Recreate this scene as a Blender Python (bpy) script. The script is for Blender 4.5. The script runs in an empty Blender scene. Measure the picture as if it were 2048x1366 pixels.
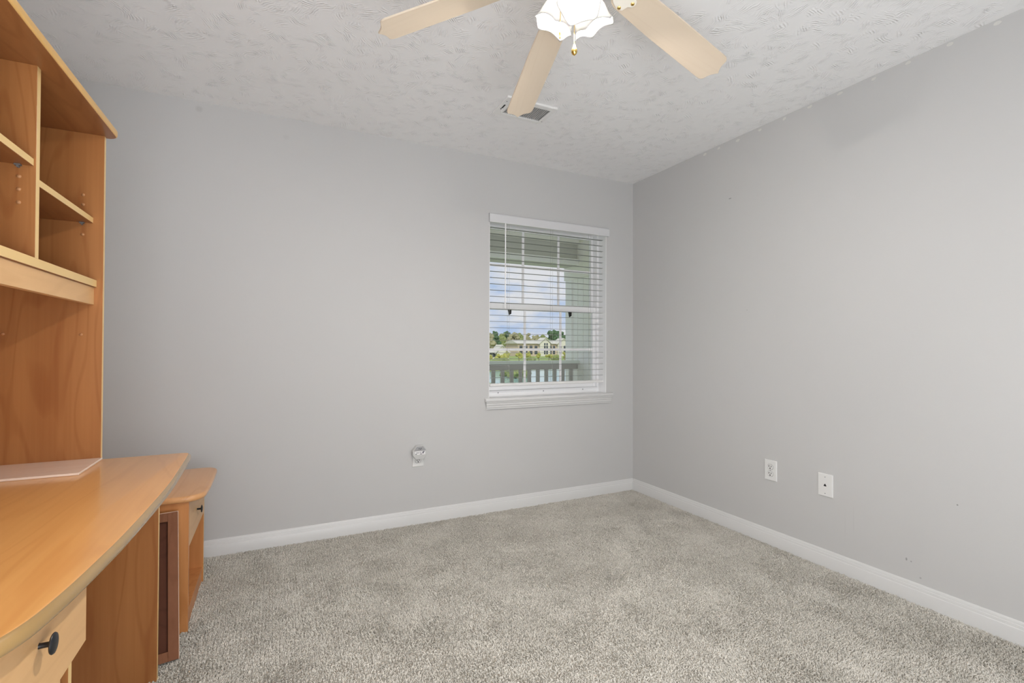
import bpy, bmesh, math, random
import numpy as np
from mathutils import Vector, Matrix

# ------------------------------------------------------------------ camera, world, lights, exposure
S = bpy.context.scene
COL = S.collection
PI = math.pi
random.seed(7)

def lin(h):
    """sRGB 0-255 triple -> linear rgba"""
    return tuple(((c / 255) / 12.92 if c / 255 <= .04045 else ((c / 255 + .055) / 1.055) ** 2.4) for c in h) + (1.0,)

CAM_H = 1.13239
yaw, pitch, roll = .454516, .0107773, .0034667
Fv = Vector((math.sin(yaw) * math.cos(pitch), math.cos(yaw) * math.cos(pitch), math.sin(pitch)))
R0 = Vector((math.cos(yaw), -math.sin(yaw), 0))
U0 = R0.cross(Fv)
Rv = R0 * math.cos(roll) + U0 * math.sin(roll)
Uv = U0 * math.cos(roll) - R0 * math.sin(roll)
cd = bpy.data.cameras.new('camera')
cam = bpy.data.objects.new('camera', cd)
COL.objects.link(cam)
cd.sensor_fit = 'HORIZONTAL'
cd.sensor_width = 36.0
cd.lens = 972.02 / 2048 * 36.0
cd.clip_start, cd.clip_end = .02, 2000
m = Matrix.Identity(4)
for i in range(3):
    m[i][0], m[i][1], m[i][2] = Rv[i], Uv[i], -Fv[i]
m[2][3] = CAM_H
cam.matrix_world = m
S.camera = cam

S.cycles.diffuse_bounces = 9
S.cycles.max_bounces = 14
S.cycles.transparent_max_bounces = 16
S.view_settings.view_transform = 'Standard'
S.view_settings.look = 'None'
S.view_settings.exposure = -0.03
S.view_settings.gamma = 1.0
S.view_settings.use_curve_mapping = False

# world: blue sky with scattered white cloud
W = bpy.data.worlds.new('sky')
S.world = W
W.use_nodes = True
nt = W.node_tree
nt.nodes.clear()
N = nt.nodes.new
L = nt.links.new
wo = N('ShaderNodeOutputWorld'); bg = N('ShaderNodeBackground')
tc = N('ShaderNodeTexCoord'); mp = N('ShaderNodeMapping'); mp.inputs['Scale'].default_value = (1, 1, 2.6)
n1 = N('ShaderNodeTexNoise'); n1.inputs['Scale'].default_value = 7.0; n1.inputs['Detail'].default_value = 6; n1.inputs['Roughness'].default_value = .55
r1 = N('ShaderNodeValToRGB'); r1.color_ramp.elements[0].position = .40; r1.color_ramp.elements[1].position = .58
mx = N('ShaderNodeMix'); mx.data_type = 'RGBA'
mx.inputs['A'].default_value = (.46, .59, .84, 1); mx.inputs['B'].default_value = (.80, .80, .84, 1)
L(tc.outputs['Generated'], mp.inputs['Vector']); L(mp.outputs[0], n1.inputs['Vector']); L(n1.outputs[0], r1.inputs[0])
L(r1.outputs[0], mx.inputs['Factor']); L(mx.outputs['Result'], bg.inputs['Color']); L(bg.outputs[0], wo.inputs[0])
bg.inputs['Strength'].default_value = 1.0

def lamp(name, kind, loc, energy, color=(1, 1, 1), rot=None, **kw):
    d = bpy.data.lights.new(name, kind)
    d.energy = energy; d.color = color
    for k, v in kw.items():
        setattr(d, k, v)
    o = bpy.data.objects.new(name, d)
    COL.objects.link(o)
    o.location = loc
    if rot: o.rotation_euler = rot
    return o

# sun high behind the house: it lights the far buildings, never enters the room
lamp('sun', 'SUN', (0, -20, 40), 2.3, (1, .96, .9), rot=(math.radians(48), 0, math.radians(-28)), angle=.01)
# added fill lamp behind the camera
lamp('rear_fill', 'AREA', (.50, -.585, 1.20), 92, (.925, .96, 1.0), rot=(math.radians(118), 0, math.radians(-20)), shape='RECTANGLE', size=2.3, size_y=1.9)

# ------------------------------------------------------------------ materials
MATS = {}
def mat(name, col, rough=.5, spec=.5, metal=0.0, bump=None, var=None, coat=0.0):
    """plain principled with procedural variation. bump=(scale,strength,dist) var=(scale,amount)"""
    if name in MATS: return MATS[name]
    M = bpy.data.materials.new(name); M.use_nodes = True
    t = M.node_tree; b = t.nodes['Principled BSDF']
    b.inputs['Roughness'].default_value = rough; b.inputs['Metallic'].default_value = metal
    b.inputs['Specular IOR Level'].default_value = spec
    b.inputs['Coat Weight'].default_value = coat
    b.inputs['Base Color'].default_value = col
    co = t.nodes.new('ShaderNodeTexCoord')
    if var:
        n = t.nodes.new('ShaderNodeTexNoise'); n.inputs['Scale'].default_value = var[0]; n.inputs['Detail'].default_value = 4
        x = t.nodes.new('ShaderNodeMix'); x.data_type = 'RGBA'
        x.inputs['A'].default_value = tuple(c * (1 - var[1]) for c in col[:3]) + (1,)
        x.inputs['B'].default_value = tuple(min(1, c * (1 + var[1])) for c in col[:3]) + (1,)
        t.links.new(co.outputs['Object'], n.inputs['Vector']); t.links.new(n.outputs[0], x.inputs['Factor'])
        t.links.new(x.outputs['Result'], b.inputs['Base Color'])
    if bump:
        n = t.nodes.new('ShaderNodeTexNoise'); n.inputs['Scale'].default_value = bump[0]; n.inputs['Detail'].default_value = 3
        u = t.nodes.new('ShaderNodeBump'); u.inputs['Strength'].default_value = bump[1]; u.inputs['Distance'].default_value = bump[2]
        t.links.new(co.outputs['Object'], n.inputs['Vector']); t.links.new(n.outputs[0], u.inputs['Height'])
        t.links.new(u.outputs[0], b.inputs['Normal'])
    MATS[name] = M
    return M

def wood(name, light, dark, axis='Z', rough=.35, rings=17.0, contrast=1.0, coat=.0, off=0.0):
    """laminate wood: long streaks plus cathedral rings running along AXIS"""
    if name in MATS: return MATS[name]
    M = bpy.data.materials.new(name); M.use_nodes = True
    t = M.node_tree; b = t.nodes['Principled BSDF']; nn = t.nodes.new; ln = t.links.new
    b.inputs['Roughness'].default_value = rough; b.inputs['Coat Weight'].default_value = coat; b.inputs['Coat Roughness'].default_value = .12
    b.inputs['Specular IOR Level'].default_value = .4 if rough < .6 else .12
    co = nn('ShaderNodeTexCoord')
    k = 'XYZ'.index(axis)
    sc = [1.0, 1.0, 1.0]; sc[k] = .13
    m1 = nn('ShaderNodeMapping'); m1.inputs['Scale'].default_value = sc; m1.inputs['Location'].default_value = (off, off * .7, off * 1.3)
    ln(co.outputs['Object'], m1.inputs['Vector'])
    # cathedral rings: a slow noise read through a sine
    n0 = nn('ShaderNodeTexNoise'); n0.inputs['Scale'].default_value = 4.2; n0.inputs['Detail'].default_value = 2.5; n0.inputs['Roughness'].default_value = .45
    ln(m1.outputs[0], n0.inputs['Vector'])
    mu = nn('ShaderNodeMath'); mu.operation = 'MULTIPLY'; mu.inputs[1].default_value = rings * 6.28
    si = nn('ShaderNodeMath'); si.operation = 'SINE'
    ln(n0.outputs[0], mu.inputs[0]); ln(mu.outputs[0], si.inputs[0])
    pw = nn('ShaderNodeMapRange'); pw.inputs['From Min'].default_value = .6; pw.inputs['From Max'].default_value = 1.0
    ln(si.outputs[0], pw.inputs['Value'])
    # fine streaks
    sc2 = [95.0, 95.0, 95.0]; sc2[k] = 2.2
    m2 = nn('ShaderNodeMapping'); m2.inputs['Scale'].default_value = sc2
    ln(co.outputs['Object'], m2.inputs['Vector'])
    n2 = nn('ShaderNodeTexNoise'); n2.inputs['Scale'].default_value = 1.0; n2.inputs['Detail'].default_value = 3
    ln(m2.outputs[0], n2.inputs['Vector'])
    # broad bands
    sc3 = [13.0, 13.0, 13.0]; sc3[k] = .8
    m3 = nn('ShaderNodeMapping'); m3.inputs['Scale'].default_value = sc3; m3.inputs['Location'].default_value = (off * 3, off, off)
    ln(co.outputs['Object'], m3.inputs['Vector'])
    n3 = nn('ShaderNodeTexNoise'); n3.inputs['Scale'].default_value = 1.0; n3.inputs['Detail'].default_value = 2
    ln(m3.outputs[0], n3.inputs['Vector'])
    a1 = nn('ShaderNodeMath'); a1.operation = 'MULTIPLY'; a1.inputs[1].default_value = .34 * contrast; ln(pw.outputs[0], a1.inputs[0])
    a2 = nn('ShaderNodeMapRange'); a2.inputs['From Min'].default_value = .3; a2.inputs['From Max'].default_value = .75; a2.inputs['To Max'].default_value = .30 * contrast; ln(n2.outputs[0], a2.inputs['Value'])
    a3 = nn('ShaderNodeMapRange'); a3.inputs['From Min'].default_value = .3; a3.inputs['From Max'].default_value = .7; a3.inputs['To Max'].default_value = .45 * contrast; ln(n3.outputs[0], a3.inputs['Value'])
    s1 = nn('ShaderNodeMath'); ln(a1.outputs[0], s1.inputs[0]); ln(a2.outputs[0], s1.inputs[1])
    s2 = nn('ShaderNodeMath'); s2.use_clamp = True; ln(s1.outputs[0], s2.inputs[0]); ln(a3.outputs[0], s2.inputs[1])
    x = nn('ShaderNodeMix'); x.data_type = 'RGBA'; x.inputs['A'].default_value = light; x.inputs['B'].default_value = dark
    ln(s2.outputs[0], x.inputs['Factor']); ln(x.outputs['Result'], b.inputs['Base Color'])
    MATS[name] = M
    return M

CH_L, CH_D = (.42, .182, .060, 1), (.30, .108, .032, 1)
CHERRY_Z = wood('cherry laminate upright grain', CH_L, CH_D, 'Z')
CHERRY_Y = wood('cherry laminate shelf grain', (.36, .152, .052, 1), (.26, .095, .03, 1), 'Y', off=.31)
DESK = wood('cherry desktop laminate', (.74, .38, .125, 1), (.60, .265, .073, 1), 'Y', rough=.3, contrast=.8, off=.77, coat=.35)
STAND = wood('cherry stand laminate', (.62, .275, .098, 1), (.47, .18, .055, 1), 'Z', off=1.7)
STANDT = wood('cherry stand top laminate', (.74, .40, .18, 1), (.62, .29, .11, 1), 'Y', off=2.1, rough=.28, coat=.25)
OAKISH = wood('olive tan laminate', (.40, .225, .065, 1), (.27, .135, .035, 1), 'Z', off=.9)
MAPLE = wood('pale maple laminate', (.70, .43, .20, 1), (.58, .335, .145, 1), 'Y', rough=.4, contrast=.8, off=1.1)
BAND = mat('maple edge banding', (.76, .53, .225, 1), .4, var=(9, .05))
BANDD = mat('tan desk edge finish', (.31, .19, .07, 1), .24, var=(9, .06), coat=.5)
PLUG = mat('brown hole plug', (.46, .22, .09, 1), .4, var=(20, .05))
BANDG = mat('golden edge banding', (.72, .42, .115, 1), .3, var=(9, .06), coat=.2)
BOARDM = wood('pale washed maple board', (.97, .86, .76, 1), (.90, .75, .63, 1), 'X', rough=.14, contrast=.7, off=3.3, coat=.9)
FRAMEM = wood('brown stained frame wood', (.24, .105, .056, 1), (.18, .074, .038, 1), 'Z', off=4.1, rough=.7)
PANELM = wood('dark red brown panel', (.11, .042, .024, 1), (.08, .03, .018, 1), 'Z', off=4.9, rough=.75)
BLACKM = mat('black knob plastic', (.008, .009, .012, 1), .35, var=(30, .2))
WHITEP = mat('white gloss paint', (.74, .74, .735, 1), .35, var=(3, .015))
TRIMW = mat('white trim paint', (.70, .70, .695, 1), .32, var=(4, .02))
VINYL = mat('white vinyl', (.92, .92, .93, 1), .35, var=(5, .02))
SLATM = mat('white blind slat', (.80, .80, .79, 1), .4, var=(6, .02))
CORDM = mat('grey blind cord', (.45, .46, .42, 1), .8, var=(40, .1))
PLATE = mat('white plastic plate', (.80, .80, .79, 1), .3, var=(8, .02))
DARKH = mat('dark slot', (.012, .012, .012, 1), .7, var=(20, .2))
GREYP = mat('grey plastic', (.36, .36, .37, 1), .45, var=(10, .05))
LOUV = mat('grey shaded steel louvre', (.60, .60, .60, 1), .5, var=(6, .03))  # white louvres; the shade they sit in is put into this grey
METAL = mat('white painted steel', (.86, .86, .85, 1), .4, var=(6, .03))
DUCT = mat('duct darkness', (.05, .05, .05, 1), .9, var=(6, .2))
BRASS = mat('polished brass', (.75, .52, .16, 1), .22, metal=1.0, var=(15, .08))
BLADE = wood('bleached oak blade', (.66, .56, .44, 1), (.60, .49, .375, 1), 'X', rough=.38, contrast=.5, off=5.2)
FANW = mat('cream fan enamel', (.80, .76, .68, 1), .3, var=(6, .02))

# wall paint with faint roller stipple and a few scuffs
def wall_mat(name, col, marks=()):
    M = bpy.data.materials.new(name); M.use_nodes = True
    t = M.node_tree; b = t.nodes['Principled BSDF']; nn = t.nodes.new; ln = t.links.new
    b.inputs['Roughness'].default_value = .62; b.inputs['Specular IOR Level'].default_value = .3
    co = nn('ShaderNodeTexCoord')
    n = nn('ShaderNodeTexNoise'); n.inputs['Scale'].default_value = 1.4; n.inputs['Detail'].default_value = 3
    ln(co.outputs['Object'], n.inputs['Vector'])
    x = nn('ShaderNodeMix'); x.data_type = 'RGBA'
    x.inputs['A'].default_value = tuple(c * .975 for c in col[:3]) + (1,); x.inputs['B'].default_value = tuple(c * 1.02 for c in col[:3]) + (1,)
    ln(n.outputs[0], x.inputs['Factor'])
    cur = x.outputs['Result']
    for (px, py, pz, rad, sz, dk) in marks:
        mpn = nn('ShaderNodeMapping'); mpn.vector_type = 'POINT'
        mpn.inputs['Location'].default_value = tuple(-c * s for c, s in zip((px, py, pz), sz)); mpn.inputs['Scale'].default_value = sz
        ln(co.outputs['Object'], mpn.inputs['Vector'])
        le = nn('ShaderNodeVectorMath'); le.operation = 'LENGTH'; ln(mpn.outputs[0], le.inputs[0])
        mr = nn('ShaderNodeMapRange'); mr.inputs['From Min'].default_value = rad; mr.inputs['From Max'].default_value = rad * .45; mr.inputs['To Max'].default_value = dk
        ln(le.outputs['Value'], mr.inputs['Value'])
        y = nn('ShaderNodeMix'); y.data_type = 'RGBA'; y.inputs['B'].default_value = (.06, .06, .06, 1)
        ln(mr.outputs[0], y.inputs['Factor']); ln(cur, y.inputs['A']); cur = y.outputs['Result']
    ln(cur, b.inputs['Base Color'])
    n2 = nn('ShaderNodeTexNoise'); n2.inputs['Scale'].default_value = 260; n2.inputs['Detail'].default_value = 2
    u = nn('ShaderNodeBump'); u.inputs['Strength'].default_value = .06; u.inputs['Distance'].default_value = .002
    ln(co.outputs['Object'], n2.inputs['Vector']); ln(n2.outputs[0], u.inputs['Height']); ln(u.outputs[0], b.inputs['Normal'])
    return M

WALLC = (.588, .586, .582, 1)
WALL_BACK = wall_mat('warm grey wall paint', WALLC, [(-.373, 3.064, 2.40, .021, (1, 1, 1), .13), (.05, 3.064, 2.33, .02, (1, 1, 1), .05)])
WALL_RIGHT = wall_mat('warm grey wall paint with scuffs', WALLC, [
    (2.572, 2.141, 2.071, .013, (1, 1, 3.2), .55), (2.572, 1.198, .180, .007, (1, 1.6, .8), .5), (2.572, 1.180, .176, .004, (1, 1, 1), .45),
    (2.572, 1.145, .117, .005, (1, 1, 1), .35), (2.572, 1.014, .477, .004, (1, 1, 1), .6), (2.572, 1.02, .05, .004, (1, 1, 1), .4),
    (2.572, 2.02, 1.36, .004, (1, 1, 1), .3), (2.572, .76, .16, .004, (1, 1, 1), .3), (2.572, 1.42, .28, .05, (1, 12, .5), .035), (2.572, 1.46, .25, .05, (1, 12, .6), .03)])
WALL_PLAIN = wall_mat('warm grey wall paint plain', WALLC)
PATCH = mat('unpainted white patch', (.70, .695, .665, 1), .6, var=(40, .05))

def ceiling_mat():
    """stomp-brush plaster: patches of short parallel ridges, each patch turned its own way"""
    M = bpy.data.materials.new('stomped plaster ceiling'); M.use_nodes = True
    t = M.node_tree; b = t.nodes['Principled BSDF']; nn = t.nodes.new; ln = t.links.new
    b.inputs['Base Color'].default_value = (.90, .90, .905, 1); b.inputs['Roughness'].default_value = .75; b.inputs['Specular IOR Level'].default_value = .25
    co = nn('ShaderNodeTexCoord')
    wn = nn('ShaderNodeTexNoise'); wn.inputs['Scale'].default_value = 9; wn.inputs['Detail'].default_value = 2
    ln(co.outputs['Object'], wn.inputs['Vector'])
    wa = nn('ShaderNodeVectorMath'); wa.operation = 'MULTIPLY_ADD'; wa.inputs[1].default_value = (.06, .06, 0); ln(wn.outputs['Color'], wa.inputs[0]); ln(co.outputs['Object'], wa.inputs[2])
    hs = []
    for sc, rot in ((9.5, 0.0), (12.0, 1.1)):
        mpn = nn('ShaderNodeMapping'); mpn.inputs['Rotation'].default_value = (0, 0, rot); ln(wa.outputs[0], mpn.inputs['Vector'])
        v = nn('ShaderNodeTexVoronoi'); v.voronoi_dimensions = '2D'; v.inputs['Scale'].default_value = sc
        ln(mpn.outputs[0], v.inputs['Vector'])
        sp = nn('ShaderNodeSeparateColor'); ln(v.outputs['Color'], sp.inputs[0])
        an = nn('ShaderNodeMath'); an.operation = 'MULTIPLY'; an.inputs[1].default_value = 6.28; ln(sp.outputs[0], an.inputs[0])
        vr = nn('ShaderNodeVectorRotate'); vr.rotation_type = 'Z_AXIS'; ln(mpn.outputs[0], vr.inputs['Vector']); ln(an.outputs[0], vr.inputs['Angle'])
        wv = nn('ShaderNodeTexWave'); wv.wave_type = 'BANDS'; wv.bands_direction = 'X'; wv.inputs['Scale'].default_value = 31; wv.inputs['Distortion'].default_value = 3.0
        wv.inputs['Detail'].default_value = 2; wv.inputs['Detail Scale'].default_value = 1.2
        ln(vr.outputs[0], wv.inputs['Vector'])
        md = nn('ShaderNodeMapRange'); md.inputs['From Min'].default_value = .05; md.inputs['From Max'].default_value = .5; md.inputs['To Min'].default_value = 1; md.inputs['To Max'].default_value = 0
        ln(v.outputs['Distance'], md.inputs['Value'])
        mk = nn('ShaderNodeTexNoise'); mk.inputs['Scale'].default_value = 30; mk.inputs['Detail'].default_value = 2; ln(mpn.outputs[0], mk.inputs['Vector'])
        mr = nn('ShaderNodeMapRange'); mr.inputs['From Min'].default_value = .42; mr.inputs['From Max'].default_value = .58; ln(mk.outputs[0], mr.inputs['Value'])
        pr = nn('ShaderNodeMath'); pr.operation = 'MULTIPLY'; ln(wv.outputs['Fac'], pr.inputs[0]); ln(md.outputs[0], pr.inputs[1])
        p2 = nn('ShaderNodeMath'); p2.operation = 'MULTIPLY'; ln(pr.outputs[0], p2.inputs[0]); ln(mr.outputs[0], p2.inputs[1])
        hs.append(p2)
    ad = nn('ShaderNodeMath'); ln(hs[0].outputs[0], ad.inputs[0]); ln(hs[1].outputs[0], ad.inputs[1])
    u = nn('ShaderNodeBump'); u.inputs['Strength'].default_value = .8; u.inputs['Distance'].default_value = .0034
    ln(ad.outputs[0], u.inputs['Height']); ln(u.outputs[0], b.inputs['Normal'])
    return M
CEIL = ceiling_mat()

def carpet_mat():
    M = bpy.data.materials.new('greige frieze carpet'); M.use_nodes = True
    t = M.node_tree; b = t.nodes['Principled BSDF']; nn = t.nodes.new; ln = t.links.new
    b.inputs['Roughness'].default_value = .95; b.inputs['Specular IOR Level'].default_value = .08
    co = nn('ShaderNodeTexCoord')
    # broad tonal patches: shading of leaning pile put into the colour
    n = nn('ShaderNodeTexNoise'); n.inputs['Scale'].default_value = 3.2; n.inputs['Detail'].default_value = 5; n.inputs['Roughness'].default_value = .62
    ln(co.outputs['Object'], n.inputs['Vector'])
    mr = nn('ShaderNodeMapRange'); mr.inputs['From Min'].default_value = .36; mr.inputs['From Max'].default_value = .62; ln(n.outputs[0], mr.inputs['Value'])
    x = nn('ShaderNodeMix'); x.data_type = 'RGBA'; x.inputs['A'].default_value = (.62, .59, .53, 1); x.inputs['B'].default_value = (.72, .69, .63, 1)
    ln(mr.outputs[0], x.inputs['Factor'])
    # yarn to yarn variation
    n2 = nn('ShaderNodeTexNoise'); n2.inputs['Scale'].default_value = 210; n2.inputs['Detail'].default_value = 2
    ln(co.outputs['Object'], n2.inputs['Vector'])
    mr2 = nn('ShaderNodeMapRange'); mr2.inputs['From Min'].default_value = .3; mr2.inputs['From Max'].default_value = .7; mr2.inputs['To Min'].default_value = .78; mr2.inputs['To Max'].default_value = 1.12; ln(n2.outputs[0], mr2.inputs['Value'])
    y = nn('ShaderNodeMix'); y.data_type = 'RGBA'; y.blend_type = 'MULTIPLY'; y.inputs['Factor'].default_value = 1
    ln(x.outputs['Result'], y.inputs['A']); ln(mr2.outputs[0], y.inputs['B'])
    ln(y.outputs['Result'], b.inputs['Base Color'])
    return M
CARPET = carpet_mat()

def glass_mat():
    M = bpy.data.materials.new('clear window glass'); M.use_nodes = True
    t = M.node_tree; t.nodes.clear(); nn = t.nodes.new; ln = t.links.new
    o = nn('ShaderNodeOutputMaterial'); mxs = nn('ShaderNodeMixShader'); tr = nn('ShaderNodeBsdfTransparent'); gl = nn('ShaderNodeBsdfGlossy'); fr = nn('ShaderNodeFresnel')
    gl.inputs['Roughness'].default_value = .02; fr.inputs['IOR'].default_value = 1.3; tr.inputs['Color'].default_value = (.97, .98, .975, 1)
    ln(fr.outputs[0], mxs.inputs[0]); ln(tr.outputs[0], mxs.inputs[1]); ln(gl.outputs[0], mxs.inputs[2]); ln(mxs.outputs[0], o.inputs[0])
    return M
GLASS = glass_mat()

def emit_mat(name, col, st):
    M = bpy.data.materials.new(name); M.use_nodes = True
    b = M.node_tree.nodes['Principled BSDF']
    b.inputs['Base Color'].default_value = (.9, .9, .88, 1); b.inputs['Emission Color'].default_value = col; b.inputs['Emission Strength'].default_value = st
    return M
BULB = emit_mat('lit frosted bulb', (1.0, .945, .88, 1), 1150.0)

def shade_mat():
    M = bpy.data.materials.new('frosted tulip glass'); M.use_nodes = True
    t = M.node_tree; t.nodes.clear(); nn = t.nodes.new; ln = t.links.new
    o = nn('ShaderNodeOutputMaterial'); a = nn('ShaderNodeMixShader'); d = nn('ShaderNodeBsdfDiffuse'); tr = nn('ShaderNodeBsdfTranslucent')
    g = nn('ShaderNodeBsdfGlossy'); a2 = nn('ShaderNodeMixShader'); fr = nn('ShaderNodeFresnel')
    d.inputs['Color'].default_value = (.90, .895, .875, 1); tr.inputs['Color'].default_value = (.80, .795, .78, 1); g.inputs['Roughness'].default_value = .15
    a.inputs[0].default_value = .5; fr.inputs['IOR'].default_value = 1.4
    ln(d.outputs[0], a.inputs[1]); ln(tr.outputs[0], a.inputs[2]); ln(fr.outputs[0], a2.inputs[0]); ln(a.outputs[0], a2.inputs[1]); ln(g.outputs[0], a2.inputs[2]); ln(a2.outputs[0], o.inputs[0])
    return M
SHADE = shade_mat()

# ------------------------------------------------------------------ mesh helpers
def merge(bm, t, mi=0):
    for f in t.faces: f.material_index = mi
    me = bpy.data.meshes.new('tmp'); t.to_mesh(me); t.free(); bm.from_mesh(me); bpy.data.meshes.remove(me)

def box(bm, lo, hi, bev=0.0, mi=0, seg=1, edge=None, ei=1):
    """axis box; EDGE: string of face directions like '+x-z' that take material EI"""
    t = bmesh.new()
    r = bmesh.ops.create_cube(t, size=1)
    for v in t.verts:
        v.co = Vector(((lo[i] + hi[i]) / 2 + v.co[i] * (hi[i] - lo[i]) for i in range(3)))
    for f in t.faces: f.material_index = mi
    if edge:
        t.normal_update()
        for f in t.faces:
            for j in range(0, len(edge), 2):
                ax = 'xyz'.index(edge[j + 1]); sg = 1 if edge[j] == '+' else -1
                if f.normal[ax] * sg > .9: f.material_index = ei
    if bev:
        bmesh.ops.bevel(t, geom=list(t.edges), offset=bev, segments=seg, affect='EDGES', profile=.5)
    me = bpy.data.meshes.new('tmp'); t.to_mesh(me); t.free(); bm.from_mesh(me); bpy.data.meshes.remove(me)

def prism(bm, pts, z0, z1, bev=0.0, seg=4, mi=0, axis='z', side=None):
    """extrude outline pts along axis from z0 to z1; bevel both rims"""
    t = bmesh.new()
    def P(a, b, c): return {'z': (a, b, c), 'x': (c, a, b), 'y': (a, c, b)}[axis]
    lo = [t.verts.new(P(a, b, z0)) for a, b in pts]; hi = [t.verts.new(P(a, b, z1)) for a, b in pts]
    n = len(pts)
    t.faces.new(lo); t.faces.new(hi)
    sides = [t.faces.new((lo[i], lo[(i + 1) % n], hi[(i + 1) % n], hi[i])) for i in range(n)]
    bmesh.ops.recalc_face_normals(t, faces=t.faces)
    for f in t.faces: f.material_index = mi
    if side is not None:
        for f in sides: f.material_index = side
    if bev:
        es = [e for e in t.edges if (e.verts[0] in lo) == (e.verts[1] in lo)]
        bmesh.ops.bevel(t, geom=es, offset=bev, segments=seg, affect='EDGES', profile=.5)
    me = bpy.data.meshes.new('tmp'); t.to_mesh(me); t.free(); bm.from_mesh(me); bpy.data.meshes.remove(me)

def rim(bm, mi):
    bm.normal_update()
    for f in bm.faces:
        if abs(f.normal.z) < .93: f.material_index = mi

def frame_of(d):
    d = Vector(d).normalized()
    a = Vector((0, 0, 1)) if abs(d.z) < .9 else Vector((1, 0, 0))
    u = d.cross(a).normalized()
    return u, d.cross(u).normalized(), d

def lathe(bm, prof, c, d, seg=24, mi=0, cap=True):
    """prof: (radius, along) pairs; centre c; axis d"""
    u, w, d = frame_of(d); c = Vector(c)
    rings = []
    for r, h in prof:
        rings.append([bm.verts.new(c + d * h + (u * math.cos(a) + w * math.sin(a)) * max(r, 1e-5)) for a in (2 * PI * i / seg for i in range(seg))])
    fs = []
    for a, b in zip(rings, rings[1:]):
        for i in range(seg):
            fs.append(bm.faces.new((a[i], a[(i + 1) % seg], b[(i + 1) % seg], b[i])))
    if cap:
        fs.append(bm.faces.new(rings[0])); fs.append(bm.faces.new(rings[-1]))
    for f in fs: f.material_index = mi
    bmesh.ops.recalc_face_normals(bm, faces=fs)

def tube(bm, pts, r, seg=8, mi=0):
    pts = [Vector(p) for p in pts]; rings = []
    for i, p in enumerate(pts):
        d = (pts[min(i + 1, len(pts) - 1)] - pts[max(i - 1, 0)])
        u, w, d = frame_of(d)
        rings.append([bm.verts.new(p + (u * math.cos(a) + w * math.sin(a)) * r) for a in (2 * PI * k / seg for k in range(seg))])
    fs = []
    for a, b in zip(rings, rings[1:]):
        for i in range(seg): fs.append(bm.faces.new((a[i], a[(i + 1) % seg], b[(i + 1) % seg], b[i])))
    fs.append(bm.faces.new(rings[0])); fs.append(bm.faces.new(rings[-1]))
    for f in fs: f.material_index = mi
    bmesh.ops.recalc_face_normals(bm, faces=fs)

def obj(name, bm, mats, parent=None, base=(0, 0, 0), smooth=None, kind=None, label=None, mw=None):
    """world-space bmesh -> one object. Parts are stored in their thing's own space."""
    root = parent
    while root is not None and root.parent is not None: root = root.parent
    b = Vector(root['base']) if root is not None else Vector(base)
    for v in bm.verts: v.co -= b
    me = bpy.data.meshes.new(name); bm.to_mesh(me); bm.free()
    for q in (mats if isinstance(mats, (list, tuple)) else [mats]): me.materials.append(q)
    o = bpy.data.objects.new(name, me); COL.objects.link(o)
    if parent is not None: o.parent = parent
    else: o.location = b
    if smooth is not None:
        me.polygons.foreach_set('use_smooth', [True] * len(me.polygons))
        try: me.set_sharp_from_angle(angle=math.radians(smooth))
        except Exception: pass
    if kind: o['kind'] = kind
    if label: o['label'] = label
    return o

def tag(o, label, cat, group=None):
    o['label'] = label; o['category'] = cat
    if group: o['group'] = group
    return o

def thing(name, label, cat, base, group=None):
    o = bpy.data.objects.new(name, None); COL.objects.link(o)
    o.empty_display_size = .05
    o.location = base; o['base'] = tuple(base)
    return tag(o, label, cat, group)

def nb(): return bmesh.new()
def simple_box(name, lo, hi, mats, parent=None, bev=0.0, kind=None, edge=None, label=None, seg=1, smooth=None):
    bm = nb(); box(bm, lo, hi, bev, edge=edge, seg=seg)
    return obj(name, bm, mats, parent, kind=kind, label=label, smooth=smooth)

# ------------------------------------------------------------------ the room
XL, XR, YB, YF, HZ = -.95, 2.5718, 3.0639, -.62, 2.44
T = .16
WX0, WX1, WZ0, WZ1 = 1.322, 2.311, .775, 2.045          # window opening

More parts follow.
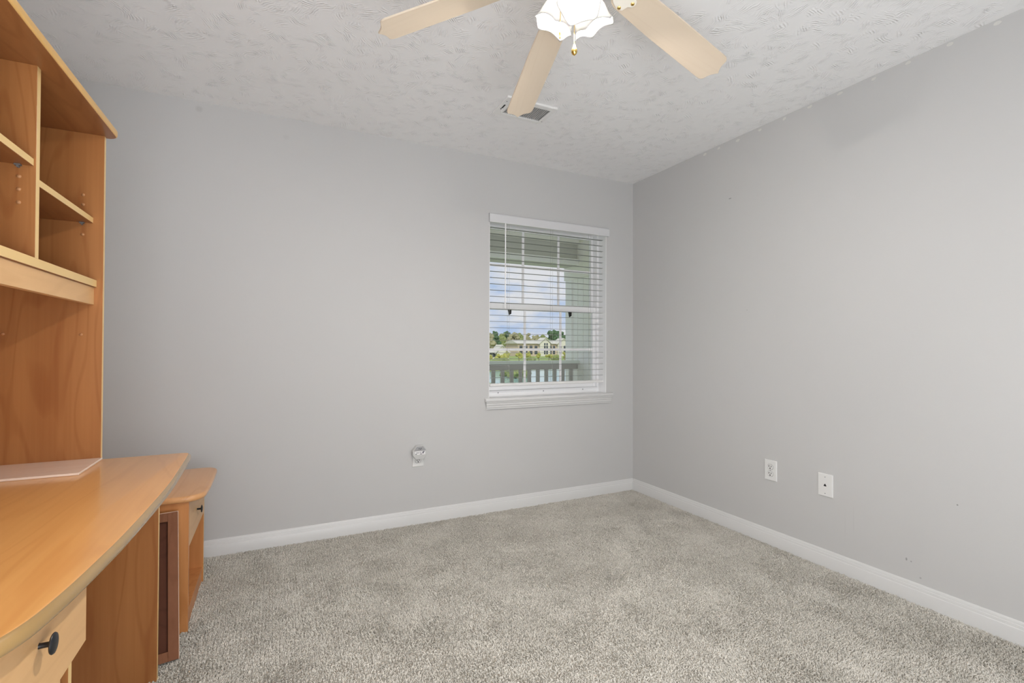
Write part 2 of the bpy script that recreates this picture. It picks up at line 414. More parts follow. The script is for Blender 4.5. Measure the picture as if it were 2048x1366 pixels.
# carpet: a backing plane and a pile of curled yarns standing on it
simple_box('floor', (XL - .05, YF - .05, -.10), (XR, YB, -.012), CARPET, kind='structure')
def build_pile():
    rng = np.random.default_rng(3)
    def field(n, k):
        """smooth periodic random field on an n x n grid, unit deviation"""
        a = rng.standard_normal((n, n))
        for _ in range(k):
            a = (a + np.roll(a, 1, 0) + np.roll(a, -1, 0)) / 3; a = (a + np.roll(a, 1, 1) + np.roll(a, -1, 1)) / 3
        return a / a.std()
    x0, x1, y0, y1 = XL, XR - .002, .25, YB - .002
    pitch = .0046
    nx, ny = int((x1 - x0) / pitch), int((y1 - y0) / pitch)
    gx, gy = np.meshgrid(np.linspace(x0, x1, nx), np.linspace(y0, y1, ny))
    P = np.stack([gx.ravel(), gy.ravel()], -1) + rng.uniform(-.5, .5, (nx * ny, 2)) * pitch
    keep = (P[:, 0] > -.48) & (P[:, 0] < x1) & (P[:, 1] < y1)
    P = P[keep]; n = len(P)
    G = 256
    def look(f, scale):
        u = np.floor(P / scale * G).astype(int) % G
        return f[u[:, 1], u[:, 0]]
    lean_x = .45 * look(field(G, 5), 6.0) + .35 * look(field(G, 3), 1.6)
    lean_y = .45 * look(field(G, 5), 6.0) + .35 * look(field(G, 3), 1.6)
    az = rng.uniform(0, 2 * PI, n)
    mag = rng.uniform(.3, 1.0, n) * .0052
    lx = lean_x * .0028 + np.cos(az) * mag; ly = lean_y * .0028 + np.sin(az) * mag
    # yarns gather into tufts, leaving dark gaps between
    cell = .0125
    ci = np.floor(P / cell).astype(int); hsh = (ci[:, 0] * 73856093 ^ ci[:, 1] * 19349663) & 0xffff
    jt = np.random.default_rng(11).uniform(.2, .8, (65536, 2))
    cen = (ci + jt[hsh]) * cell
    pull = cen - P
    lx = lx + .42 * pull[:, 0]; ly = ly + .42 * pull[:, 1]
    hgt = .0175 * rng.uniform(.74, 1.08, n) * np.random.default_rng(12).uniform(.86, 1.08, 65536)[hsh]
    curl = rng.uniform(0, 2 * PI, n); cr = .0016
    K = 5
    t = np.linspace(0, 1, K)[None, :]
    X = P[:, :1] + lx[:, None] * t ** 1.6 + cr * np.cos(curl[:, None] + 4.5 * t) * t
    Y = P[:, 1:] + ly[:, None] * t ** 1.6 + cr * np.sin(curl[:, None] + 4.5 * t) * t
    Z = -.0125 + hgt[:, None] * np.sin(t * 1.45) / math.sin(1.45)
    X = np.clip(X, x0 + .002, XR - .0005); Y = np.clip(Y, -10, YB - .0005)
    co = np.stack([X, Y, Z], -1).reshape(-1, 3).astype(np.float32)
    hc = bpy.data.hair_curves.new('carpet_pile')
    hc.add_curves([K] * n)
    hc.position_data.foreach_set('vector', co.ravel())
    rad = np.tile(np.array([.0012, .0016, .0018, .0017, .0010], np.float32), n)
    at = hc.attributes.get('radius') or hc.attributes.new('radius', 'FLOAT', 'POINT')
    at.data.foreach_set('value', rad)
    hc.materials.append(CARPET)
    o = bpy.data.objects.new('carpet_pile', hc); COL.objects.link(o)
    o['kind'] = 'stuff'
    tag(o, 'greige wall to wall carpet pile covering the floor', 'carpet')
build_pile()

simple_box('ceiling', (XL - T, YF - T, HZ), (XR + T, YB + T, HZ + .16), CEIL, kind='structure')
simple_box('wall_left', (XL - T, YF - T, -.1), (XL, YB + T, HZ), WALL_PLAIN, kind='structure')
wall_right = simple_box('wall_right', (XR, YF - T, -.1), (XR + T, YB + T, HZ), WALL_RIGHT, kind='structure')
simple_box('wall_front', (XL, YF - T, -.1), (XR, YF, HZ), WALL_PLAIN, kind='structure')
bm = nb()
box(bm, (XL, YB, -.1), (WX0, YB + T, HZ)); box(bm, (WX1, YB, -.1), (XR, YB + T, HZ))
box(bm, (WX0, YB, -.1), (WX1, YB + T, WZ0)); box(bm, (WX0, YB, WZ1), (WX1, YB + T, HZ))
bmesh.ops.remove_doubles(bm, verts=bm.verts, dist=1e-5)
obj('wall_back', bm, WALL_BACK, kind='structure')

# white patches left along the top of the right wall
for i, (y, z) in enumerate([(2.339, 2.423), (2.225, 2.422), (2.082, 2.419), (1.930, 2.423), (1.776, 2.424), (1.631, 2.427), (1.477, 2.427), (1.321, 2.425), (1.180, 2.427), (1.029, 2.427), (.878, 2.427)]):
    bm = nb(); rr = random.Random(i)
    w_, h_ = .011 + .004 * rr.random(), .008
    pts = [(y + w_ * math.cos(a) * (.8 + .35 * rr.random()), z - .002 + h_ * math.sin(a) * (.75 + .4 * rr.random())) for a in [2 * PI * k / 9 for k in range(9)]]
    prism(bm, pts, XR - .0009, XR + .002, axis='x')
    obj('paint_patch', bm, PATCH, parent=None)
    o = COL.objects[-1]; o.parent = wall_right

# baseboards: flat board with a stepped, rounded cap
def baseboard(name, a, b, axis, wall, sg):
    # profile: (distance from wall, height)
    pr = [(0, -.02), (.0145, -.02), (.0145, .0595), (.0135, .0615), (.0118, .0625), (.0108, .069), (.0098, .0735), (.0075, .0750), (.0066, .081), (.0048, .0865), (.0030, .0888), (0, .0892)]
    bm = nb()
    if axis == 'x': prism(bm, [(wall + sg * d, h) for d, h in pr], a, b, axis='x')
    else: prism(bm, [(wall + sg * d, h) for d, h in pr], a, b, axis='y')
    return obj(name, bm, TRIMW, kind='structure', smooth=40)
baseboard('baseboard_back', XL, XR, 'x', YB, -1)
baseboard('baseboard_right', YF, YB - .0145, 'y', XR, -1)

# ------------------------------------------------------------------ window
win = bpy.data.objects.new('window_1', None); COL.objects.link(win); win.location = (1.8165, YB + .1, WZ0); win['base'] = tuple(win.location); win['kind'] = 'structure'
FY0, FY1 = YB + .095, YB + T + .02
bm = nb()
# white-painted returns lining the opening, then the vinyl master frame
box(bm, (WX0, YB + .002, WZ0), (WX0 + .004, FY0, WZ1)); box(bm, (WX1 - .004, YB + .002, WZ0), (WX1, FY0, WZ1)); box(bm, (WX0, YB + .002, WZ1 - .004), (WX1, FY0, WZ1))
obj('reveal_lining', bm, VINYL, win)
bm = nb()
box(bm, (WX0, FY0, WZ0), (WX0 + .022, FY1, WZ1), .002); box(bm, (WX1 - .022, FY0, WZ0), (WX1, FY1, WZ1), .002)
box(bm, (WX0 + .022, FY0, WZ1 - .03), (WX1 - .022, FY1, WZ1), .002); box(bm, (WX0 + .022, FY0 - .01, WZ0), (WX1 - .022, FY1, WZ0 + .045), .002)
obj('window_frame', bm, VINYL, win)
SX0, SX1 = WX0 + .022, WX1 - .022
MUX = (1.660, 1.968)
def sash(name, y0, y1, z0, z1, st, bot, top, zm):
    bm = nb()
    box(bm, (SX0, y0, z0), (SX0 + st, y1, z1), .002); box(bm, (SX1 - st, y0, z0), (SX1, y1, z1), .002)
    box(bm, (SX0 + st, y0, z0), (SX1 - st, y1, z0 + bot), .002); box(bm, (SX0 + st, y0, z1 - top), (SX1 - st, y1, z1), .002)
    s = obj(name, bm, VINYL, win)
    ym = (y0 + y1) / 2
    simple_box('pane', (SX0 + st, ym - .002, z0 + bot), (SX1 - st, ym + .002, z1 - top), GLASS, s)
    bm = nb()
    for x in MUX: box(bm, (x - .009, ym - .009, z0 + bot), (x + .009, ym - .003, z1 - top))
    xs = [SX0 + st, MUX[0] - .009, MUX[0] + .009, MUX[1] - .009, MUX[1] + .009, SX1 - st]
    for a, b in ((0, 1), (2, 3), (4, 5)): box(bm, (xs[a], ym - .009, zm - .009), (xs[b], ym - .003, zm + .009))
    bmesh.ops.remove_doubles(bm, verts=bm.verts, dist=1e-4)
    obj('muntin_grid', bm, VINYL, s)
    return s
sash('upper_sash', YB + .145, YB + .172, 1.425, WZ1 - .03, .022, .03, .03, 1.725)
lower = sash('lower_sash', YB + .112, YB + .140, WZ0 + .045, 1.450, .026, .045, .050, 1.112)
for x in (1.530, 2.047):
    bm = nb(); prism(bm, [(x - .012, 1.402), (x + .013, 1.402), (x + .011, 1.372), (x - .004, 1.362), (x - .008, 1.385)], YB + .103, YB + .116, axis='y')
    obj('sash_latch', bm, DARKH, lower, label='black sash latch')
for x in (1.43, 1.80, 2.15):
    bm = nb(); lathe(bm, [(.005, 0), (.005, .001)], (x, FY0 - .0105, WZ0 + .030), (0, -1, 0), 10); obj('screw_cover', bm, GREYP, win)
# stool and stepped apron
bm = nb()
box(bm, (WX0, YB - .002, WZ0 - .020), (WX1, FY0, WZ0 + .004), .001)
box(bm, (1.287, YB - .034, WZ0 - .018), (2.356, YB, WZ0 + .005), .005, seg=2)
bmesh.ops.remove_doubles(bm, verts=bm.verts, dist=1e-5)
obj('stool', bm, TRIMW, win, smooth=30)
bm = nb()
pr = [(YB, WZ0 - .018), (YB - .026, WZ0 - .018), (YB - .026, WZ0 - .026), (YB - .021, WZ0 - .032), (YB - .021, WZ0 - .042), (YB - .017, WZ0 - .048), (YB - .017, WZ0 - .058), (YB - .012, WZ0 - .064), (YB - .012, WZ0 - .071), (YB, WZ0 - .071)]
t = bmesh.new(); prism(t, pr, 1.305, 2.338, axis='x')
for v in t.verts:      # ends cut back like a crown moulding return
    k = (YB - v.co.y) / .026
    v.co.x += (-1 if v.co.x < 1.8 else 1) * .012 * k
merge(bm, t); obj('apron', bm, TRIMW, win, smooth=20)

# ------------------------------------------------------------------ venetian blind
bl = thing('window_blind', 'white venetian blind with open slats hanging in the window', 'blind', (1.8165, YB + .03, 1.99))
SBY = YB + .022
simple_box('headrail', (WX0 + .012, YB + .004, 2.000), (WX1 - .012, YB + .045, 2.040), SLATM, bl)
bm = nb()
pr = [(YB - .019, 1.988), (YB - .022, 1.994), (YB - .022, 2.042), (YB - .017, 2.049), (YB - .009, 2.051), (YB - .009, 1.988)]
prism(bm, pr, WX0 - .006, WX1 + .012, axis='x')
box(bm, (WX0 - .006, YB - .010, 1.988), (WX0 - .001, YB - .0005, 2.049)); box(bm, (WX1 + .007, YB - .010, 1.988), (WX1 + .012, YB - .0005, 2.049))
bmesh.ops.remove_doubles(bm, verts=bm.verts, dist=6e-4)
obj('valance', bm, mat('white blind valance', (.70, .70, .715, 1), .35, var=(5, .02)), bl, smooth=30)
bm = nb()
n_ = 6
top = [(WX0 + .014, SBY - .012 + .024 * i / n_, .0012 * math.sin(PI * i / n_)) for i in range(n_ + 1)]
prism(bm, [(p[1], p[2]) for p in top] + [(p[1], p[2] - .0014) for p in reversed(top)], WX0 + .014, WX1 - .022, axis='x')
first = None
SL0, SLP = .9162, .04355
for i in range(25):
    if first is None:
        first = obj('slat', bm, mat('blind slat darkened as backlit', (.27, .28, .265, 1), .45, var=(6, .02)), bl, smooth=40); first.location.z = SL0;  # white slats, coloured dark so they read as backlit lines
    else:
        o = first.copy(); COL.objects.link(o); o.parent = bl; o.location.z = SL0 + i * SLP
simple_box('bottom_rail', (WX0 + .014, SBY - .014, .858), (WX1 - .022, SBY + .014, .877), SLATM, bl, .003)
for x in (1.478, 1.83, 2.17):
    bm = nb()
    for dy in (-.0145, .0145): tube(bm, [(x, SBY + dy, .877), (x, SBY + dy, 2.0)], .0007, 5)
    for i in range(25): tube(bm, [(x, SBY - .0145, SL0 - .003 + i * SLP), (x, SBY + .0145, SL0 - .003 + i * SLP)], .0005, 4)
    tube(bm, [(x, SBY - .0145, .885), (x, SBY + .0145, .885)], .0006, 4)
    obj('ladder_cord', bm, CORDM, bl)
bm = nb(); tube(bm, [(1.4325, YB - .024, 1.987), (1.4325, YB - .024, 1.962), (1.4325, YB - .024, 1.445)], .0042, 8); lathe(bm, [(.0042, 0), (.0055, .004), (.0055, .045), (.003, .05)], (1.4325, YB - .024, 1.445), (0, 0, -1), 10)
obj('tilt_wand', bm, VINYL, bl, smooth=40)

# ------------------------------------------------------------------ balcony, seen through the window
SIDE = mat('pale sage siding', (.92, .91, .86, 1), .6, var=(2, .03))
SOFF = mat('porch soffit paint', (.90, .88, .80, 1), .6, var=(2, .03))
PAVE = mat('pale paving', (.78, .76, .70, 1), .8, var=(.2, .1))
BEAM = mat('beam paint with porch shade', (.60, .59, .53, 1), .6, var=(2, .03))  # shadow on the beam's inner face put into a darker colour
RAILM = mat('weathered taupe railing', (.50, .47, .43, 1), .6, var=(4, .08))
RAILT = mat('pale railing cap', (.80, .84, .76, 1), .55, var=(4, .05))
bm = nb()
# vertical siding: board faces with V grooves, profile drawn along Y
pr = []
y = YB + T
pr.append((3.50, y))
while y < 5.10:
    pr += [(3.36, y + .012), (3.36, y + .118), (3.385, y + .1185)]
    y += .120
pr += [(3.36, 5.13), (3.34, 5.14), (3.34, 5.28), (3.50, 5.28)]
prism(bm, pr, -.3, 1.975)
obj('wall_balcony', bm, SIDE, kind='structure')
bm = nb(); box(bm, (3.33, YB + T, 1.975), (3.55, 5.30, 2.40)); obj('trim_1', bm, SOFF, kind='structure')          # frieze above the siding
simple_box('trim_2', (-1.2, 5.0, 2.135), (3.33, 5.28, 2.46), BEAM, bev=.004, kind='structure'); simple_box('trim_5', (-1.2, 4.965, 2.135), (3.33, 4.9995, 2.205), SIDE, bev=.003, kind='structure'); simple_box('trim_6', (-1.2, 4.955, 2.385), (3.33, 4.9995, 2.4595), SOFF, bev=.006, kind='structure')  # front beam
simple_box('ceiling_balcony', (-1.2, YB + T, 2.46), (3.55, 5.4, 2.56), SOFF, kind='structure')
simple_box('floor_balcony', (-1.2, YB + T, -.22), (3.55, 5.25, -.06), PAVE, kind='structure')
rl = thing('balcony_railing', 'taupe wooden balcony railing with pale cap outside the window', 'railing', (2.3, 5.03, -.06))
simple_box('top_cap', (-1.2, 4.985, .932), (3.36, 5.125, .968), RAILT, rl, .004)
simple_box('top_rail', (-1.2, 5.03, .862), (3.36, 5.068, .932), RAILM, rl, .003)
simple_box('bottom_rail', (-1.2, 5.03, .02), (3.36, 5.068, .09), RAILM, rl, .003)
b0 = simple_box('baluster', (2.213, 5.032, .09), (2.251, 5.066, .862), RAILM, rl, .002)
for k in list(range(-13, 0)) + list(range(1, 10)):
    o = b0.copy(); COL.objects.link(o); o.parent = rl; o.location.x = k * .1155

# ------------------------------------------------------------------ far view: ground, pond, buildings, trees
GZ = -3.6
GRASS = mat('mown grass', (.28, .36, .10, 1), .9, var=(.15, .25))
WATER = mat('pale pond water', (.42, .60, .60, 1), .12, var=(.2, .15))
PAVE = mat('pale paving', (.62, .60, .55, 1), .8, var=(.2, .1))
simple_box('ground', (-60, 8, GZ - .5), (420, 420, GZ), GRASS, kind='structure')
bm = nb(); prism(bm, [(26 + 0, 52), (70, 52), (76, 74), (60, 88), (38, 86), (24, 70)], GZ, GZ + .02); obj('trim_3', bm, WATER, kind='structure')
bm = nb(); prism(bm, [(20, 108), (150, 108), (150, 128), (20, 128)], GZ, GZ + .02); obj('trim_4', bm, PAVE, kind='structure')
ROOF = mat('pale shingle roof', (.60, .58, .50, 1), .8, var=(.6, .12))
WALLE = mat('cream siding facade', (.74, .70, .60, 1), .7, var=(.5, .05))
WALLT = mat('tan siding facade', (.62, .50, .38, 1), .7, var=(.5, .05))
WIND = mat('dark window glass', (.05, .065, .08, 1), .15, var=(1, .3))
def kx(px):
    t_ = (px - 1024) / 972.02
    return (.4390 + .8985 * t_) / (.8985 - .4390 * t_)
def building(label, x0, x1, y0, y1, zw, zr, wm, rows, gables=()):
    b = thing('apartment_building', label, 'building', ((x0 + x1) / 2, (y0 + y1) / 2, GZ))
    bm = nb(); box(bm, (x0, y0, GZ), (x1, y1, zw)); obj('facade', bm, wm, b)
    ym = (y0 + y1) / 2
    bm = nb(); prism(bm, [(y0 - .8, zw), (y1 + .8, zw), (ym + 1, zr), (ym - 1, zr)], x0 - .8, x1 + .8, axis='x'); obj('roof', bm, ROOF, b)
    for gx, gw, gz in gables:
        bm = nb(); prism(bm, [(gx - gw, GZ), (gx + gw, GZ), (gx + gw, zw), (gx, gz), (gx - gw, zw)], y0 - 1.6, y0 + 3, axis='y'); obj('gable_bay', bm, WALLE, b)
        bm = nb(); prism(bm, [(gx - gw - .7, zw - .3), (gx, gz), (gx + gw + .7, zw - .3), (gx + gw + .7, zw), (gx, gz + .45), (gx - gw - .7, zw)], y0 - 2.0, y0 + 4, axis='y'); obj('gable_roof', bm, ROOF, b)
    for x, z, w_, h_, dy in rows:
        simple_box('window', (x - w_, y0 - dy - .12, z), (x + w_, y0 - dy + .1, z + h_), WIND, b)
    return b
D = 215
rw = []
for px in (1042, 1052, 1062, 1072, 1083): rw += [(kx(px) * D, -2.6, .8, 1.6, 0), (kx(px) * D, .2, .8, 1.5, 0)]
for px in (1086.5, 1091): rw += [(kx(px) * D, -2.6, .45, 1.9, 1.6), (kx(px) * D, .0, .45, 1.7, 1.6), (kx(px) * D, 2.0, .4, 1.0, 1.6)]
for px in (1101, 1108): rw += [(kx(px) * D, -2.6, .6, 1.8, 0), (kx(px) * D, .1, .6, 1.6, 0)]
for px in (1118, 1126): rw += [(kx(px) * D, -2.6, .6, 1.8, 1.6), (kx(px) * D, .1, .6, 1.6, 1.6)]
building('cream apartment block with gabled bays seen past the balcony railing', kx(1036) * D, kx(1142) * D, D, D + 14, 2.7, 4.6, WALLT, rw, ((kx(1087.5) * D, 3.0, 5.4), (kx(1124) * D, 3.3, 5.2)))
D = 170
rw = []
for px in (981, 988, 1003, 1011): rw += [(kx(px) * D, -2.8, .6, 1.4, 0)]
building('low cream pavilion with a pale roof left of the apartments', kx(972) * D, kx(1018) * D, D, D + 10, -1.2, .1, WALLE, rw, ((kx(1001) * D, 2.2, 1.5),))

LEAFA = mat('olive green foliage', (.22, .26, .085, 1), .8, var=(1.2, .35))
LEAFB = mat('dark pine foliage', (.075, .14, .06, 1), .8, var=(1.2, .35))
LEAFC = mat('bare brown green foliage', (.33, .31, .17, 1), .8, var=(1.2, .3))
LEAFD = mat('yellow green palm foliage', (.36, .36, .08, 1), .8, var=(1.5, .35))
BARK = mat('grey bark', (.22, .17, .12, 1), .9, var=(2, .2))
def blob(bm, c, r, rr, sub=2, sq=1.0):
    t = bmesh.new(); bmesh.ops.create_icosphere(t, subdivisions=sub, radius=1)
    for v in t.verts:
        k = r * (1 + rr.uniform(-.28, .28)); v.co = Vector((c[0] + v.co.x * k, c[1] + v.co.y * k, c[2] + v.co.z * k * sq))
    merge(bm, t)
def tree(name, label, cat, px, Y, ztop, rad, m_, seed, zlow=None, n=9, group=None):
    rr = random.Random(seed); x = kx(px) * Y
    t = thing(name, label, cat, (x, Y, GZ), group)
    zl = GZ + (ztop - GZ) * .45 if zlow is None else zlow
    bm = nb()
    for k in range(n):
        f = k / (n - 1); r_ = rad * (.46 - .20 * f) * rr.uniform(.6, 1.2)
        a = rr.uniform(0, 2 * PI); o_ = rad * .62 * (1 - f * .55) * rr.uniform(.5, 1.1)
        blob(bm, (x + o_ * math.cos(a), Y + o_ * math.sin(a), zl + (ztop - r_ * .9 - zl) * f), r_, rr)
    obj('crown', bm, m_, t)
    bm = nb(); lathe(bm, [(rad * .09, 0), (rad * .05, (ztop - GZ) * .7)], (x, Y, GZ), (0, 0, 1), 8); obj('trunk', bm, BARK, t)
TR = [('olive tree at the left edge of the far treeline', 976, 238, 8.2, 7.5, LEAFC), ('dark pine rising left in the far treeline', 990, 232, 9.4, 5.0, LEAFB),
      ('olive tree right of the left pine in the treeline', 1004, 236, 8.4, 6.5, LEAFA), ('tall dark tree above the middle of the left treeline', 1014, 226, 9.2, 5.5, LEAFB),
      ('bare brown tree in the middle of the left treeline', 1027, 240, 9.0, 7.0, LEAFC), ('green tree behind the left muntin of the lower sash', 1040, 230, 8.6, 6.0, LEAFA),
      ('brown tree over the left end of the apartment roof', 1056, 248, 9.0, 7.0, LEAFC), ('grey brown tree behind the apartment roof', 1072, 250, 8.0, 7.0, LEAFC),
      ('olive tree left of the big green tree behind the apartments', 1088, 246, 8.2, 6.0, LEAFA), ('big dark green tree above the apartment gables', 1103, 246, 10.9, 7.5, LEAFB),
      ('rounded dark green tree above the right gable', 1120, 250, 10.8, 8.0, LEAFB), ('low green tree at the right end of the apartments', 1134, 248, 8.6, 5.5, LEAFA)]
for i, (lb, px, Y, zt, rd, m_) in enumerate(TR):
    Y2 = 240 + 14 * (i % 4); zt = 1.13 + (zt - 1.13) * Y2 / Y; Y = Y2; rd *= .8
    tree('broadleaf_tree' if m_ != LEAFB else 'pine_tree', lb, 'tree', px, Y, zt, rd, m_, 40 + i, zlow=GZ + 3.2, n=26, group='trees beyond the balcony')
PT = [('small palm at the left edge of the window view', 979, 128, -1.0), ('small palm in front of the pavilion', 999, 124, -.9), ('palm right of the pavilion', 1014, 130, -.3),
      ('bushy palm left of the lower sash muntin', 1038, 134, -.5), ('palm right of the lower sash muntin', 1056, 136, -.4), ('pair of palm crowns before the apartments', 1078, 138, -.8),
      ('yellow palm below the apartment gable', 1098, 140, -1.3), ('yellow palm before the right end of the apartments', 1130, 128, -.3)]
for i, (lb, px, Y, zt) in enumerate(PT): tree('palm_tree', lb, 'palm', px, Y, zt, 1.5, LEAFD, 80 + i, zlow=GZ + 1.5, n=6, group='palms across the pond')
SH = [('round green shrub by the pond, leftmost', 1004, 92, 2.2), ('round green shrub by the pond, middle', 1022, 70, 1.5), ('lime shrub by the pond near the railing', 1033, 66, 1.6), ('dark hedge clump before the parking area', 1112, 150, 1.7), ('grey green shrub below the apartments', 1066, 132, 1.6)]
for i, (lb, px, Y, r_) in enumerate(SH):
    rr = random.Random(i); bm = nb()
    for k in range(5): blob(bm, (kx(px) * Y + rr.uniform(-r_, r_) * .7, Y + rr.uniform(-r_, r_) * .5, GZ + r_ * .45), r_ * .6, rr)
    tag(obj('shrub', bm, LEAFA, base=(kx(px) * Y, Y, GZ)), lb, 'shrub', 'shrubs around the pond')

# ------------------------------------------------------------------ ceiling fan with light kit
HX, HY, HUBZ = .820, 1.226, 2.307
fan = thing('ceiling_fan', 'five bladed ceiling fan with pale wooden blades and lit tulip lamps', 'ceiling fan', (HX, HY, HZ))
bm = nb(); lathe(bm, [(.09, 0), (.092, .012), (.075, .035), (.12, .05), (.128, .075), (.128, .125), (.10, .15), (.06, .158)], (HX, HY, HZ), (0, 0, -1), 40); obj('motor_housing', bm, FANW, fan, smooth=35)
bm = nb(); lathe(bm, [(.055, 0), (.06, .012), (.052, .04), (.04, .06), (.03, .078), (.012, .088), (.004, .094)], (HX, HY, 2.285), (0, 0, -1), 32); obj('light_fitter', bm, BRASS, fan, smooth=35)
APEX = Vector((.828, 1.222, 2.307))
RB, HW = .66, .059
BL = [(149.65, 17.2, -8.5), (81.35, 17.0, -11.9), (4.55, 13.9, -10.9), (292.5, 15.5, -10.4), (221.5, 16.0, -10.4)]
def blade_frame(a, dl, pit):
    a, dl, pit = math.radians(a), math.radians(dl), math.radians(pit)
    ax = Vector((math.cos(a) * math.cos(dl), math.sin(a) * math.cos(dl), -math.sin(dl)))
    ac = Vector((-math.sin(a), math.cos(a), 0)); n = ax.cross(ac)
    ac2 = ac * math.cos(pit) + n * math.sin(pit)
    return ax, ac2, ax.cross(ac2)
r0 = .15
half = [(r0, .030), (r0 + .012, .043), (r0 + .03, .0505), (r0 + .2, HW * .97), (RB - .046, HW), (RB - .036, HW * .985), (RB - .028, HW * .93), (RB - .0225, HW * .84), (RB - .0205, HW * .70), (RB - .0185, HW * .52), (RB - .014, HW * .33), (RB - .007, HW * .15), (RB, .001)]
outline = half + [(x, -y) for x, y in reversed(half)]
for a, dl, pit in BL:
    ax, ac, nn_ = blade_frame(a, dl, pit)
    t = bmesh.new(); prism(t, outline, -.003, .003, .0012, 2)
    bm = nb(); merge(bm, t)
    # blades keep their own axes so that the grain runs along each one
    me = bpy.data.meshes.new('blade'); bm.to_mesh(me); bm.free(); me.materials.append(BLADE)
    o = bpy.data.objects.new('blade', me); COL.objects.link(o); o.parent = fan
    M4 = Matrix.Identity(4)
    loc = APEX - Vector(fan['base'])
    for i in range(3): M4[i][0], M4[i][1], M4[i][2], M4[i][3] = ax[i], ac[i], nn_[i], loc[i]
    o.matrix_local = M4
    bm = nb()
    def Q(u, v, w): return (u, v, w)
    ir = [(.085, .016), (.12, .012), (.148, .020), (.165, .036), (.190, .046), (.207, .038), (.213, .018), (.224, .012), (.228, .003)]
    prism(bm, ir + [(x, -y) for x, y in reversed(ir)], -.0085, -.0035, .001, 1)
    me = bpy.data.meshes.new('blade_iron'); bm.to_mesh(me); bm.free(); me.materials.append(FANW)
    ib = bpy.data.objects.new('blade_iron', me); COL.objects.link(ib); ib.parent = o
    for sx, sy in ((.192, .036), (.192, -.036), (.217, 0)):
        bm = nb(); lathe(bm, [(.0062, 0), (.0062, .0015), (.004, .0032), (.001, .0036)], (sx, sy, -.0085), (0, 0, -1), 12)
        me = bpy.data.meshes.new('screw'); bm.to_mesh(me); bm.free(); me.materials.append(BRASS)
        sb = bpy.data.objects.new('screw', me); COL.objects.link(sb); sb.parent = o
# three tulip lamps
def lamp_shade(az):
    az = math.radians(az); out = Vector((math.cos(az), math.sin(az), 0)); tl = math.radians(27)
    d = out * math.sin(tl) + Vector((0, 0, -1)) * math.cos(tl)
    c = Vector((HX - .008, HY + .004, 2.214)) + out * .030
    bm = nb(); tube(bm, [(HX - .008, HY + .004, 2.25), c + Vector((0, 0, .03)), c], .010, 10); lathe(bm, [(.014, -.012), (.024, -.006), (.025, .012), (.02, .016)], c, d, 20)
    arm = obj('lamp_arm', bm, BRASS, fan, smooth=40)
    bm = nb(); u, w, d = frame_of(d)
    prof = [(.022, .004), (.031, .016), (.041, .034), (.0475, .054), (.050, .070), (.0515, .082), (.055, .093), (.061, .103)]
    SEG = 72; rings = []
    for j, (r, h) in enumerate(prof):
        f = max(0, (j - 3) / (len(prof) - 4)); ring = []
        for i in range(SEG):
            a = 2 * PI * i / SEG; p = 1 - abs(math.sin(2.5 * a))   # five pointed petals
            rr_ = 1.06 * r * (1 + .12 * f * (p - .5)); hh = h + .014 * f * f * (p - .6)
            ring.append(bm.verts.new(c + d * hh + (u * math.cos(a) + w * math.sin(a)) * rr_))
        rings.append(ring)
    for A, B in zip(rings, rings[1:]):
        for i in range(SEG): bm.faces.new((A[i], A[(i + 1) % SEG], B[(i + 1) % SEG], B[i]))
    bmesh.ops.recalc_face_normals(bm, faces=bm.faces)
    sh = obj('lamp_shade', bm, SHADE, fan, smooth=60)
    md = sh.modifiers.new('thickness', 'SOLIDIFY'); md.thickness = .0014
    bm = nb(); lathe(bm, [(.011, .010), (.012, .022), (.0165, .032), (.0235, .046), (.0258, .059), (.0237, .071), (.0165, .0805), (.008, .0855), (.001, .087)], c, d, 24)
    obj('bulb', bm, BULB, sh, smooth=60)
for az in (246, 126, 6): lamp_shade(az)
def chain(p0, p1, nb_, fob):
    bm = nb(); p0, p1 = Vector(p0), Vector(p1)
    for i in range(nb_):
        t = bmesh.new(); bmesh.ops.create_icosphere(t, subdivisions=1, radius=.0016)
        q = p0.lerp(p1, i / (nb_ - 1))
        for v in t.verts: v.co += q
        merge(bm, t)
    tube(bm, [p0, p1], .0006, 5)
    ch = obj('pull_chain', bm, BRASS, fan, smooth=60)
    bm = nb(); lathe(bm, fob, p1, (0, 0, -1), 18); obj('chain_fob', bm, BRASS, ch, smooth=60)
chain((.806, 1.229, 2.20), (.8065, 1.229, 2.047), 44, [(.0015, 0), (.003, .004), (.005, .010), (.0085, .017), (.0095, .023), (.0075, .029), (.003, .033), (.0008, .035)])
chain((.757, 1.226, 2.17), (.7545, 1.227, 2.072), 30, [(.001, 0), (.0035, .003), (.004, .010), (.002, .018), (.0035, .021), (.001, .025)])

# ------------------------------------------------------------------ ceiling register
VX0, VX1, VY0, VY1 = 1.080, 1.384, 2.268, 2.468
vent = thing('ceiling_vent', 'white louvred air register on the ceiling behind a fan blade', 'vent', ((VX0 + VX1) / 2, (VY0 + VY1) / 2, HZ))
bm = nb(); z0, z1 = HZ - .011, HZ
bw = .028
box(bm, (VX0, VY0, z0), (VX0 + bw + .018, VY1, z1), .0015); box(bm, (VX1 - bw, VY0, z0), (VX1, VY1, z1), .0015)
box(bm, (VX0 + bw + .018, VY0, z0), (VX1 - bw, VY0 + bw + .006, z1), .0015); box(bm, (VX0 + bw + .018, VY1 - bw, z0), (VX1 - bw, VY1, z1), .0015)
obj('vent_frame', bm, METAL, vent)
simple_box('duct_backing', (VX0 + .04, VY0 + .03, HZ - .002), (VX1 - .02, VY1 - .02, HZ - .0005), DUCT, vent)
i = 0
x = VX0 + bw + .022
